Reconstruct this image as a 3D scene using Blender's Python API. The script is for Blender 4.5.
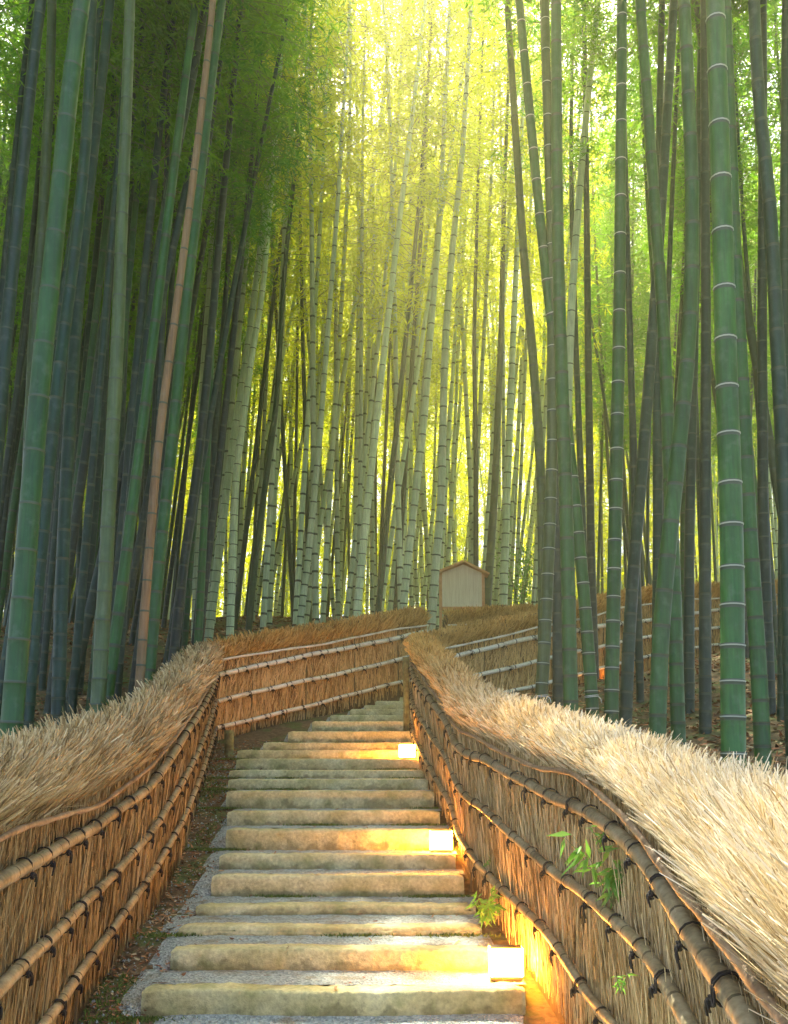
import bpy, math, random
import numpy as np
from mathutils import Vector, Matrix, Quaternion
R = math.radians
random.seed(7); rng = np.random.default_rng(7)
for o in list(bpy.data.objects): bpy.data.objects.remove(o)
S = bpy.context.scene
COL = S.collection

# ------------------------------------------------------------------ camera
F = 950.0; PITCH = R(8); HORIZON = 765.0; EYE = 1.5
CY = HORIZON - F*math.tan(PITCH)
cd = bpy.data.cameras.new('camera'); cam = bpy.data.objects.new('camera', cd); COL.objects.link(cam)
cd.sensor_fit = 'VERTICAL'; cd.sensor_height = 36; cd.lens = 36*F/1024
cd.shift_y = (CY-512)/1024; cd.clip_start = .05; cd.clip_end = 1500
cam.location = (0, 0, EYE); cam.rotation_euler = (math.pi/2+PITCH, 0, 0)
S.camera = cam

# ------------------------------------------------------------------ sky, sun, exposure
SUN_EL = R(58); SUN_AZ = R(-3)
HAZE = .0042
w = bpy.data.worlds.new('World'); S.world = w; w.use_nodes = True
nt = w.node_tree; bg = nt.nodes['Background']
sky = nt.nodes.new('ShaderNodeTexSky'); sky.sky_type = 'NISHITA'; sky.sun_disc = False
sky.sun_elevation = SUN_EL; sky.sun_rotation = SUN_AZ; sky.air_density = .6; sky.dust_density = 3; sky.ozone_density = .6
nt.links.new(sky.outputs[0], bg.inputs[0]); bg.inputs[1].default_value = .15
sd = bpy.data.lights.new('sun', 'SUN'); sun = bpy.data.objects.new('sun', sd); COL.objects.link(sun)
sd.energy = 5; sd.angle = R(.5); sd.color = (1, .90, .68)
sdir = Vector((math.sin(SUN_AZ)*math.cos(SUN_EL), math.cos(SUN_AZ)*math.cos(SUN_EL), math.sin(SUN_EL)))
sun.rotation_euler = sdir.to_track_quat('Z', 'Y').to_euler()
S.view_settings.view_transform = 'Standard'; S.view_settings.look = 'None'
S.view_settings.exposure = 2.42; S.view_settings.gamma = 1
S.cycles.use_denoising = True; S.cycles.max_bounces = 8; S.cycles.transmission_bounces = 4
S.cycles.transparent_max_bounces = 8; S.cycles.diffuse_bounces = 5; S.cycles.volume_bounces = 0
S.cycles.sample_clamp_indirect = 6

def px(x, y, Y):
    a = (x-394)/F; b = (CY-y)/F
    t = Y/(math.cos(PITCH)-b*math.sin(PITCH))
    return Vector((a*t, Y, EYE+t*(b*math.cos(PITCH)+math.sin(PITCH))))
def topx(p):
    v = Vector(p)-Vector((0, 0, EYE)); d = v.y*math.cos(PITCH)+v.z*math.sin(PITCH)
    return 394+F*v.x/d, CY-F*(-v.y*math.sin(PITCH)+v.z*math.cos(PITCH))/d

# ------------------------------------------------------------------ materials
def mat(name):
    m = bpy.data.materials.new(name); m.use_nodes = True
    return m, m.node_tree, m.node_tree.nodes['Principled BSDF']
def ramp(nt, cols, inp=None):
    r = nt.nodes.new('ShaderNodeValToRGB'); e = r.color_ramp.elements
    while len(e) < len(cols): e.new(.5)
    for i, (p, c) in enumerate(cols): e[i].position = p; e[i].color = (*c, 1)
    if inp is not None: nt.links.new(inp, r.inputs[0])
    return r
def noise(nt, scale, detail=4, vec=None, rough=.55, stretch=None):
    n = nt.nodes.new('ShaderNodeTexNoise'); n.inputs['Scale'].default_value = scale
    n.inputs['Detail'].default_value = detail; n.inputs['Roughness'].default_value = rough
    if vec is None:
        tc = nt.nodes.new('ShaderNodeTexCoord'); vec = tc.outputs['Object']
    if stretch:
        mp = nt.nodes.new('ShaderNodeMapping'); mp.inputs['Scale'].default_value = stretch
        nt.links.new(vec, mp.inputs[0]); vec = mp.outputs[0]
    nt.links.new(vec, n.inputs['Vector']); return n
def mixc(nt, a, b, fac, mode='MIX'):
    m = nt.nodes.new('ShaderNodeMix'); m.data_type = 'RGBA'; m.blend_type = mode
    for s, v in ((m.inputs[6], a), (m.inputs[7], b), (m.inputs[0], fac)):
        if hasattr(v, 'links') or isinstance(v, bpy.types.NodeSocket): nt.links.new(v, s)
        elif isinstance(v, (tuple, list)): s.default_value = (*v, 1)
        else: s.default_value = v
    return m.outputs[2]
def math_(nt, op, a, b=0.0):
    m = nt.nodes.new('ShaderNodeMath'); m.operation = op
    for s, v in ((m.inputs[0], a), (m.inputs[1], b)):
        if isinstance(v, bpy.types.NodeSocket): nt.links.new(v, s)
        else: s.default_value = v
    return m.outputs[0]
def bump(nt, bs, h, strength, dist):
    b = nt.nodes.new('ShaderNodeBump'); b.inputs['Strength'].default_value = strength; b.inputs['Distance'].default_value = dist
    nt.links.new(h, b.inputs['Height']); nt.links.new(b.outputs[0], bs.inputs['Normal'])
def plain(name, c, rough=.8):
    m, nt, bs = mat(name); bs.inputs['Base Color'].default_value = (*c, 1); bs.inputs['Roughness'].default_value = rough; return m

def culm_mat(name, c1, c2, rough=.4):
    m, nt, bs = mat(name)
    n = noise(nt, 3.4, 7, stretch=(1.4, 1.4, .7), rough=.65); n2 = noise(nt, 60, 3, stretch=(1, 1, .06))
    r = ramp(nt, [(.3, c1), (.72, c2)], n.outputs[0])
    oi = nt.nodes.new('ShaderNodeObjectInfo')
    hs = nt.nodes.new('ShaderNodeHueSaturation'); nt.links.new(r.outputs[0], hs.inputs['Color'])
    v = math_(nt, 'ADD', math_(nt, 'MULTIPLY', oi.outputs['Random'], .5), .75); nt.links.new(v, hs.inputs['Value'])
    r2 = ramp(nt, [(.3, (.55, .58, .55)), (.7, (1.2, 1.2, 1.2))], n2.outputs[0])
    c = mixc(nt, hs.outputs[0], r2.outputs[0], .75, 'MULTIPLY')
    n3 = noise(nt, 14, 5); r3 = ramp(nt, [(.54, (0, 0, 0)), (.72, (1, 1, 1))], n3.outputs[0])
    c = mixc(nt, c, (.22, .26, .2), math_(nt, 'MULTIPLY', r3.outputs[0], .16))
    nt.links.new(c, bs.inputs['Base Color']); bs.inputs['Roughness'].default_value = rough+.05
    bs.inputs['Specular IOR Level'].default_value = .45
    bump(nt, bs, n2.outputs[0], .15, .004)
    return m
M = {}
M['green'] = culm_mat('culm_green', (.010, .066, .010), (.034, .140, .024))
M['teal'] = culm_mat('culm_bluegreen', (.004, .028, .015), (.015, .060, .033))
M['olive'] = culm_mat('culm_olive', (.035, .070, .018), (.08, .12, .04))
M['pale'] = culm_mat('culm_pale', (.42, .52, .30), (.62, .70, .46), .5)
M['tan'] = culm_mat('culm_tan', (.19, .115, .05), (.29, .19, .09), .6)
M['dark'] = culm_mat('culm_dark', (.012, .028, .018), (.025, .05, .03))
M['node_white'] = plain('node_white_bloom', (.42, .48, .38), .6)
M['node_dark'] = plain('node_dark_scar', (.075, .09, .05), .7)
M['node_mid'] = plain('node_dull_bloom', (.055, .085, .055), .6)

def leaf_mat(name, refl, refl2, tr, tr2, f=.55):
    m = bpy.data.materials.new(name); m.use_nodes = True; nt = m.node_tree; nt.nodes.clear()
    out = nt.nodes.new('ShaderNodeOutputMaterial')
    tc = nt.nodes.new('ShaderNodeTexCoord'); geo = nt.nodes.new('ShaderNodeNewGeometry')
    n = noise(nt, .7, 3, geo.outputs['Position']); n2 = noise(nt, 9, 2, geo.outputs['Position'])
    k = math_(nt, 'ADD', math_(nt, 'MULTIPLY', n.outputs[0], .6), math_(nt, 'MULTIPLY', n2.outputs[0], .4))
    a = ramp(nt, [(.38, refl), (.62, refl2)], k); b = ramp(nt, [(.38, tr), (.62, tr2)], k)
    d = nt.nodes.new('ShaderNodeBsdfDiffuse'); t = nt.nodes.new('ShaderNodeBsdfTranslucent')
    g = nt.nodes.new('ShaderNodeBsdfGlossy'); g.inputs['Roughness'].default_value = .45
    nt.links.new(a.outputs[0], d.inputs[0]); nt.links.new(b.outputs[0], t.inputs[0])
    mx = nt.nodes.new('ShaderNodeMixShader'); mx.inputs[0].default_value = f
    nt.links.new(d.outputs[0], mx.inputs[1]); nt.links.new(t.outputs[0], mx.inputs[2])
    m2 = nt.nodes.new('ShaderNodeMixShader'); m2.inputs[0].default_value = .04
    nt.links.new(mx.outputs[0], m2.inputs[1]); nt.links.new(g.outputs[0], m2.inputs[2])
    nt.links.new(m2.outputs[0], out.inputs[0]); return m
M['leaf'] = leaf_mat('bamboo_leaf_sunlit', (.05, .14, .012), (.11, .22, .02), (.60, .72, .008), (.96, .93, .02), .74)  # yellow of sunlight put into the leaf colour for the grove's middle
M['leaf_shade'] = leaf_mat('bamboo_leaf_shade_green', (.013, .07, .006), (.045, .15, .012), (.11, .42, .006), (.42, .72, .012), .52)  # shaded copy of the leaf: darker green painted in for the sides
M['weed'] = leaf_mat('weed_leaf', (.06, .20, .03), (.12, .32, .06), (.2, .5, .05), (.35, .7, .1), .4)
M['twig'] = plain('bamboo_twig', (.16, .17, .06), .6)

def fibre_mat(name, c1, c2, c3):
    m, nt, bs = mat(name)
    at = nt.nodes.new('ShaderNodeAttribute'); at.attribute_name = 'tint'
    geo = nt.nodes.new('ShaderNodeNewGeometry'); n = noise(nt, 2.2, 4, geo.outputs['Position'])
    k = math_(nt, 'ADD', math_(nt, 'MULTIPLY', at.outputs['Fac'], .65), math_(nt, 'MULTIPLY', n.outputs[0], .35))
    r = ramp(nt, [(.17, c1), (.52, c2), (.93, c3)], k)
    nt.links.new(r.outputs[0], bs.inputs['Base Color']); bs.inputs['Roughness'].default_value = .75
    bs.inputs['Specular IOR Level'].default_value = .25
    return m
def fibre_mat_warm_lit(name, c1, c2, c3):
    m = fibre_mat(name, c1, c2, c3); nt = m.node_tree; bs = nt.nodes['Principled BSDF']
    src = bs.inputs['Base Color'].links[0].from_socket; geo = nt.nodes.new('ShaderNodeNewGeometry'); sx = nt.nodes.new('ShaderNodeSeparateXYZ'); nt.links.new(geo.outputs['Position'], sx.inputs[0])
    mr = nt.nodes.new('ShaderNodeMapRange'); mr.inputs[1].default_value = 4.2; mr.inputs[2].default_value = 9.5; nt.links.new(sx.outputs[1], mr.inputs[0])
    nt.links.new(mixc(nt, src, mixc(nt, src, (.86, .60, .26), 1.0, 'MULTIPLY'), mr.outputs[0]), bs.inputs['Base Color']); return m  # warm lamp glow painted in as gold, growing towards the far end
M['cap_white'] = fibre_mat_warm_lit('brush_bleached_warm_lit', (.28, .19, .08), (.80, .68, .44), (.95, .90, .74))
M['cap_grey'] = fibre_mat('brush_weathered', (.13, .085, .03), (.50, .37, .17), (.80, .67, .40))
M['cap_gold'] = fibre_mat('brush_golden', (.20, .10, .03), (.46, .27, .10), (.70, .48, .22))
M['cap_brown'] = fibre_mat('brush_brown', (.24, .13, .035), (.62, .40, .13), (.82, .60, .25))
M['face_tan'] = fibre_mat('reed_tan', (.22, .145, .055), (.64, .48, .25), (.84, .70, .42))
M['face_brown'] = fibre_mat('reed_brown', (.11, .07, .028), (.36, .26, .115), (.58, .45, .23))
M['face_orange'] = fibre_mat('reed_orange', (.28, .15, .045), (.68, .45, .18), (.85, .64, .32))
def core_mat(name, c1, c2):
    m, nt, bs = mat(name)
    n = noise(nt, 30, 5, stretch=(3, 3, .12)); r = ramp(nt, [(.3, c1), (.7, c2)], n.outputs[0])
    nt.links.new(r.outputs[0], bs.inputs['Base Color']); bs.inputs['Roughness'].default_value = .9
    bump(nt, bs, n.outputs[0], .8, .02); return m
M['core'] = core_mat('packed_brushwood', (.05, .03, .014), (.20, .12, .055))
def rail_mat(name, c1, c2, c3):
    m, nt, bs = mat(name)
    n = noise(nt, 5, 6); n2 = noise(nt, 45, 5)
    k = math_(nt, 'ADD', math_(nt, 'MULTIPLY', n.outputs[0], .6), math_(nt, 'MULTIPLY', n2.outputs[0], .4))
    r = ramp(nt, [(.36, c1), (.5, c2), (.66, c3)], k)
    nt.links.new(r.outputs[0], bs.inputs['Base Color']); bs.inputs['Roughness'].default_value = .5
    bump(nt, bs, n2.outputs[0], .2, .005); return m
M['rail'] = rail_mat('weathered_rail', (.10, .08, .05), (.27, .22, .13), (.42, .36, .24))
M['rail_skylit'] = rail_mat('skylit_rail', (.52, .46, .34), (.78, .74, .60), (.90, .88, .78))  # rail bamboo with the far fences' skylight put into its colour
M['branch'] = rail_mat('branch_rail', (.09, .06, .04), (.24, .17, .11), (.38, .30, .22))
M['rail_node'] = plain('rail_node', (.09, .07, .04), .7)
M['cord'] = plain('black_cord', (.012, .012, .014), .85)
M['post'] = core_mat('post_wood', (.07, .05, .025), (.20, .15, .07))

def concrete():
    m, nt, bs = mat('mossy_step_stone')
    geo = nt.nodes.new('ShaderNodeNewGeometry'); P = geo.outputs['Position']
    n = noise(nt, 4, 6, P); n2 = noise(nt, 40, 5, P); n3 = noise(nt, 130, 3, P)
    r = ramp(nt, [(.3, (.50, .46, .20)), (.5, (.66, .62, .32)), (.7, (.78, .75, .44))], n.outputs[0])
    c = mixc(nt, r.outputs[0], ramp(nt, [(.3, (.6, .6, .6)), (.7, (1.15, 1.15, 1.15))], n2.outputs[0]).outputs[0], .7, 'MULTIPLY')
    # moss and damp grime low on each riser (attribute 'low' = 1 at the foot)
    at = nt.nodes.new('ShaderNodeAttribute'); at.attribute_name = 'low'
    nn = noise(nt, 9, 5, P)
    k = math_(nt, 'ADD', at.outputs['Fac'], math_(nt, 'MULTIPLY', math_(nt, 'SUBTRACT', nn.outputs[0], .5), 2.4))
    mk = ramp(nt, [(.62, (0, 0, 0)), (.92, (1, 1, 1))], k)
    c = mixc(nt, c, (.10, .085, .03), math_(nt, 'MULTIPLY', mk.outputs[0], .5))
    n4 = noise(nt, 22, 8, P, rough=.75); c = mixc(nt, c, (.16, .14, .08), math_(nt, 'MULTIPLY', ramp(nt, [(.56, (0, 0, 0)), (.68, (1, 1, 1))], n4.outputs[0]).outputs[0], .55))
    n5 = noise(nt, 6, 5, P); mg = ramp(nt, [(.52, (0, 0, 0)), (.66, (1, 1, 1))], n5.outputs[0])
    c = mixc(nt, c, (.17, .22, .05), math_(nt, 'MULTIPLY', mg.outputs[0], .4))
    nt.links.new(c, bs.inputs['Base Color']); bs.inputs['Roughness'].default_value = .85
    bump(nt, bs, math_(nt, 'ADD', n2.outputs[0], math_(nt, 'MULTIPLY', n3.outputs[0], .6)), .6, .012); return m
M['stone'] = concrete()
def gravel():
    m, nt, bs = mat('grey_gravel')
    geo = nt.nodes.new('ShaderNodeNewGeometry'); P = geo.outputs['Position']
    v = nt.nodes.new('ShaderNodeTexVoronoi'); v.inputs['Scale'].default_value = 75; nt.links.new(P, v.inputs['Vector'])
    n = noise(nt, 6, 4, P)
    r = ramp(nt, [(0, (.20, .23, .22)), (.5, (.36, .43, .42)), (1, (.58, .64, .62))], v.outputs['Color'])
    c = mixc(nt, r.outputs[0], (.25, .2, .11), math_(nt, 'MULTIPLY', ramp(nt, [(.5, (0, 0, 0)), (.7, (1, 1, 1))], n.outputs[0]).outputs[0], .7))
    nt.links.new(c, bs.inputs['Base Color']); bs.inputs['Roughness'].default_value = .9
    bump(nt, bs, v.outputs['Distance'], 1, .01); return m
M['gravel'] = gravel()
def ground_mat():
    m, nt, bs = mat('earth_and_leaf_litter')
    geo = nt.nodes.new('ShaderNodeNewGeometry'); P = geo.outputs['Position']
    n = noise(nt, 1.2, 6, P); n2 = noise(nt, 22, 6, P); v = nt.nodes.new('ShaderNodeTexVoronoi'); v.inputs['Scale'].default_value = 28; nt.links.new(P, v.inputs['Vector'])
    r = ramp(nt, [(.25, (.05, .035, .018)), (.5, (.13, .09, .045)), (.75, (.24, .17, .09))], n2.outputs[0])
    c = mixc(nt, r.outputs[0], ramp(nt, [(0, (.05, .03, .015)), (1, (.26, .17, .09))], v.outputs['Color']).outputs[0], .5)
    mg = ramp(nt, [(.5, (0, 0, 0)), (.6, (1, 1, 1))], noise(nt, 3.5, 6, P).outputs[0])
    c = mixc(nt, c, (.07, .13, .025), math_(nt, 'MULTIPLY', mg.outputs[0], .7))
    nt.links.new(c, bs.inputs['Base Color']); bs.inputs['Roughness'].default_value = .95
    bump(nt, bs, n2.outputs[0], .8, .03); return m
M['ground'] = ground_mat()

# ------------------------------------------------------------------ mesh helpers
class MB:
    def __init__(s): s.v = []; s.f = []; s.m = []; s.n = 0
    def add(s, V, Fc, mi=0):
        V = np.asarray(V, float); Fc = np.asarray(Fc, int)
        if Fc.size == 0: return
        s.v.append(V); s.f.append(Fc+s.n); s.m.append(np.broadcast_to(np.asarray(mi), (len(Fc),)).copy()); s.n += len(V)
    def box(s, c, h, mi=0, rot=None):
        V = np.array([[x, y, z] for x in (-1, 1) for y in (-1, 1) for z in (-1, 1)], float)*np.array(h)
        if rot is not None: V = V@np.array(rot.to_matrix()).T
        s.add(V+np.array(c), [[0, 1, 3, 2], [4, 6, 7, 5], [0, 4, 5, 1], [2, 3, 7, 6], [0, 2, 6, 4], [1, 5, 7, 3]], mi)
    def tube(s, P, rad, sides=8, mi=0, cap=True):
        P = np.asarray(P, float); n = len(P); rad = np.broadcast_to(np.asarray(rad, float), (n,))
        T = np.gradient(P, axis=0); T /= np.linalg.norm(T, axis=1)[:, None]+1e-12
        ref = np.array([0, 0, 1.]) if abs(T[:, 2]).mean() < .7 else np.array([1., 0, 0])
        A = np.cross(T, ref); A /= np.linalg.norm(A, axis=1)[:, None]+1e-12; B = np.cross(T, A)
        an = np.linspace(0, 2*np.pi, sides, endpoint=False)
        V = P[:, None]+rad[:, None, None]*(np.cos(an)[None, :, None]*A[:, None]+np.sin(an)[None, :, None]*B[:, None])
        i = np.arange(n-1)[:, None]*sides; j = np.arange(sides)[None]; k = (j+1) % sides
        Fc = np.stack([i+j, i+k, i+sides+k, i+sides+j], -1).reshape(-1, 4)
        mi_ = np.repeat(np.broadcast_to(np.asarray(mi), (n-1,)), sides)
        base = s.n; s.add(V.reshape(-1, 3), Fc, mi_)
        if cap:
            c0 = len(P)*sides
            for r0, ctr in ((0, P[0]), ((n-1)*sides, P[-1])):
                s.v.append(ctr[None]); ci = s.n; s.n += 1
                q = base+r0+np.arange(sides); q2 = base+r0+(np.arange(sides)+1) % sides
                s.f.append(np.stack([q, q2, np.full(sides, ci)], -1)); s.m.append(np.full(sides, int(np.asarray(mi).flat[-1])))
    def mesh(s, name, mats, smooth=True):
        return build(name, np.concatenate(s.v), s.f, s.m, mats, smooth)
def build(name, V, FL, ML, mats, smooth=True, attrs=None):
    me = bpy.data.meshes.new(name); me.vertices.add(len(V)); me.vertices.foreach_set('co', np.asarray(V, np.float32).ravel())
    li = np.concatenate([f.ravel() for f in FL]); tot = np.concatenate([np.full(len(f), f.shape[1]) for f in FL])
    st = np.concatenate([[0], np.cumsum(tot)[:-1]])
    me.loops.add(len(li)); me.loops.foreach_set('vertex_index', li.astype(np.int32))
    me.polygons.add(len(tot)); me.polygons.foreach_set('loop_start', st.astype(np.int32)); me.polygons.foreach_set('loop_total', tot.astype(np.int32))
    me.polygons.foreach_set('material_index', np.concatenate(ML).astype(np.int32))
    me.polygons.foreach_set('use_smooth', np.full(len(tot), smooth))
    for m in mats: me.materials.append(m)
    for k, a in (attrs or {}).items():
        at = me.attributes.new(k, 'FLOAT', 'POINT'); at.data.foreach_set('value', np.asarray(a, np.float32))
    me.update(); me.validate(); return me
def blades(name, root, vec, width, mats, bend=None, tint=None, mi=None, side=None, blunt=.8):
    """thin tapering strips: root (n,3), vec (n,3), width (n,)"""
    n = len(root); bend = np.zeros((n, 3)) if bend is None else bend
    if side is None: side = rng.normal(size=(n, 3))
    sd_ = np.cross(vec, side); sd_ /= np.linalg.norm(sd_, axis=1)[:, None]+1e-9
    sd_ = sd_*(width[:, None]/2)
    mid = root+vec*.5+bend*.4; tip = root+vec+bend
    V = np.stack([root-sd_, root+sd_, mid+sd_, mid-sd_, tip-sd_*blunt, tip+sd_*blunt], 1).reshape(-1, 3)
    i = np.arange(n)[:, None]*6
    Q = i+np.array([[0, 1, 2, 3]]); T = i+np.array([[3, 2, 5, 4]])
    mi = np.zeros(n, int) if mi is None else mi
    tint = rng.random(n) if tint is None else tint
    return build(name, V, [Q, T], [mi, mi], mats, True, {'tint': np.repeat(tint, 6)})
def link(name, me, parent=None, loc=None):
    o = bpy.data.objects.new(name, me); COL.objects.link(o)
    if parent is not None: o.parent = parent
    if loc is not None: o.location = loc
    return o
def tag(o, label=None, cat=None, group=None, kind=None):
    for k, v in (('label', label), ('category', cat), ('group', group), ('kind', kind)):
        if v: o[k] = v
    return o
def thing(name, loc, label, cat, group=None):
    return tag(link(name, None, None, loc), label, cat, group)

# ------------------------------------------------------------------ stairs table (measured)
STY = [990, 950, 927, 906, 876, 855, 829, 811, 791, 779, 770, 759, 750, 742, 731, 721, 715, 709, 705, 701, 697]
STL = [141, 170, 178, 195, 211, 219, 226, 227, 226, 228, 229, 236, 237, 263, 288, 312, 330, 350, 364, 375, 385]
STR = [526, 494, 482, 476, 464, 456, 452, 440, 434, 428, 424, 421, 420, 420, 420, 420, 420, 421, 422, 423, 424]
STZ = []; y_ = 4.95
for i in range(21):
    STZ.append(y_); y_ += .475 if i < 6 else (.53 if i < 12 else .45)
STEP = [px(400, STY[i], STZ[i]).z for i in range(21)]
PY = [-40, 0, 4.3, 4.94] + STZ[1:] + [15.0, 20, 25, 60, 90, 300]
PZ = [-1, 0, .08, STEP[0]-.13] + [STEP[i-1]-.015 for i in range(1, 21)] + [STEP[20], 3.7, 4.6, 7.5, 13, 30]

# fence stations: Y, X, base, r3, r2, r1, thin, ridge
FL_ = np.array([
 [1.4, -1.19, .02, .30, .62, .95, 1.10, 1.45], [3.3, -1.37, .08, .42, .753, 1.107, 1.257, 1.57], [5.0, -1.55, .32, .56, .87, 1.22, 1.34, 1.74],
 [6.1, -1.57, .48, .81, 1.09, 1.39, 1.53, 1.93], [7.3, -1.64, .72, 1.07, 1.38, 1.74, 1.87, 2.2], [9.0, -1.84, 1.07, 1.44, 1.74, 2.07, 2.20, 2.56],
 [10.5, -2.06, 1.4, 1.68, 2.02, 2.35, 2.50, 2.82], [12.0, -2.29, 1.72, 1.93, 2.30, 2.64, 2.80, 3.06]])
FLF = np.array([[12.0, -2.25, 1.72, 1.95, 2.30, 2.64, 2.80, 3.10], [15.0, .49, 2.70, 2.90, 3.25, 3.60, 3.71, 4.03]])
FR_ = np.array([
 [1.0, .66, -.05, .3, .6, .85, .98, 1.40], [1.75, .73, 0, .35, .65, .93, 1.08, 1.45], [2.1, .78, .02, .4, .7, .99, 1.11, 1.47], [2.65, .84, .06, .45, .80, 1.067, 1.19, 1.5],
 [3.3, .87, .12, .5, .89, 1.205, 1.31, 1.57], [4.1, .86, .2, .54, .94, 1.30, 1.43, 1.66], [5.0, .79, .34, .68, 1.02, 1.38, 1.5, 1.785],
 [5.9, .66, .5, .78, 1.17, 1.50, 1.63, 1.93], [7.3, .53, .8, .98, 1.33, 1.64, 1.79, 2.12], [8.0, .50, .95, 1.18, 1.52, 1.83, 1.98, 2.30], [9, .38, 1.17, 1.46, 1.79, 2.12, 2.27, 2.56],
 [11, .27, 1.55, 1.86, 2.19, 2.54, 2.70, 2.98], [12.2, .27, 1.85, 2.1, 2.45, 2.8, 2.95, 3.2]])
FRB = np.array([[12.4, .40, 1.85, 2.17, 2.5, 2.82, 2.97, 3.24], [13.5, 2.07, 2.25, 2.64, 2.98, 3.32, 3.45, 3.72], [17, 4.6, 3.05, 3.45, 3.8, 4.1, 4.4, 4.72], [19, 6.5, 3.5, 3.9, 4.25, 4.6, 4.85, 5.2], [20, 9.5, 3.8, 4.2, 4.55, 4.9, 5.15, 5.5]])
FFR = np.array([[17.3, .97, 3.0, 3.28, 3.6, 3.9, 4.03, 4.36], [17.9, 2.75, 3.2, 3.48, 3.8, 4.12, 4.25, 4.57], [18.3, 3.7, 3.3, 3.58, 3.9, 4.22, 4.35, 4.66]])

def sstep(t): t = np.clip(t, 0, 1); return t*t*(3-2*t)
def terrain(x, y):
    x = np.asarray(x, float); y = np.asarray(y, float)
    P = np.interp(y, PY, PZ)
    lx = np.interp(y, [-40, 1.4, 3.3, 5, 6.1, 7.3, 9, 10.5, 12, 15, 20, 22, 60], [-1.2, -1.19, -1.37, -1.55, -1.57, -1.64, -1.84, -2.06, -2.29, .55, 1.2, 6, 40])
    rx = np.interp(y, [-40, 1.4, 2.65, 4.1, 5, 5.9, 7.3, 9, 12.2, 13.5, 17, 19, 20, 60], [.7, .7, .84, .86, .79, .66, .53, .38, .3, 2.07, 4.6, 6.5, 9.5, 60])
    dl = np.maximum(lx-.2-x, 0); dr = np.maximum(x-rx-.2, 0)
    z = P + .4*sstep(dl/.8) + .16*np.minimum(dl, 6)*(1-.6*sstep((y-12)/8)) + .38*sstep(dr/.8)*(y < 60) + .10*np.minimum(dr, 5)
    out = (dl > 0)+(dr > 0)
    z = z + out*.07*(np.sin(x*1.7+y*.6)+np.sin(y*1.3-x*.8))*.6
    return z + .006*np.sin(x*9)*np.sin(y*7)
def gz(x, y): return float(terrain(x, y))

xs = np.unique(np.concatenate([np.arange(-4, 4, .1), np.arange(-16, 16, .5), np.arange(-60, 61, 4), np.arange(-400, 401, 40)]).round(3))
ys = np.unique(np.concatenate([np.arange(3, 16, .1), np.arange(-4, 40, .5), np.arange(-40, 100, 5), np.arange(-40, 601, 40)]).round(3))
gx, gy = np.meshgrid(xs, ys); V = np.stack([gx, gy, terrain(gx, gy)], -1).reshape(-1, 3)
nx = len(xs); i, j = np.meshgrid(np.arange(len(ys)-1), np.arange(nx-1), indexing='ij'); b = (i*nx+j).ravel()
me = build('ground', V, [np.stack([b, b+1, b+nx+1, b+nx], -1)], [np.zeros(len(b), int)], [M['ground']])
tag(link('ground', me), kind='structure')

# ------------------------------------------------------------------ stairs
stair = thing('staircase', (0, 4.95, STEP[0]-.13), 'flight of worn mossy stone steps with gravel treads climbing between two brushwood fences', 'stairs')
def step_bar(i):
    Z = STZ[i]; zt = STEP[i]; low = (STEP[i-1] if i else zt-.135)
    x0 = px(STL[i], STY[i], Z).x; x1 = px(STR[i], STY[i], Z).x
    N = 70; h = zt-low+.04; dpt = .15
    # profile (y, z) round the front and top edge
    pr = [(0, -h), (-.004, -h*.75), (-.006, -h*.5), (-.004, -h*.28), (0, -.03), (.004, -.012), (.016, -.002), (.04, 0), (.09, 0), (dpt, -.001), (dpt, -.06)]
    X = np.linspace(x0, x1, N); V = []; lo = []
    r1 = np.cumsum(rng.normal(0, .0013, N)); r1 -= np.linspace(r1[0], r1[-1], N); r2 = rng.normal(0, .0018, N)
    tilt = rng.normal(0, .004)
    for k, x in enumerate(X):
        for q, (yy, zz) in enumerate(pr):
            e = rng.normal(0, .0016, 3)
            wob = r1[k] if 3 <= q <= 9 else 0
            endr = .02*(1-min(1, min(k, N-1-k)/3))**2
            V.append((x+e[0], Z+yy+r1[k]*1.6+e[1]+endr*(q < 8)+tilt*(x-x0), zt+zz+wob*.6+r2[k]*(q in (5, 6))+e[2]-endr*(q > 3)*.6))
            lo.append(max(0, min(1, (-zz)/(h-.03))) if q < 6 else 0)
    K = len(pr); ii, jj = np.meshgrid(np.arange(N-1), np.arange(K-1), indexing='ij'); b = (ii*K+jj).ravel()
    FQ = np.stack([b, b+K, b+K+1, b+1], -1)
    c0 = [list(range(K))[::-1]]; c1 = [list(range((N-1)*K, N*K))]
    V = np.array(V)-np.array(stair.location)
    me = build('step', V, [FQ, np.array(c0), np.array(c1)], [np.zeros(len(FQ), int), np.zeros(1, int), np.zeros(1, int)], [M['stone']], True, {'low': lo})
    return link('step', me, stair), x0, x1
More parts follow.
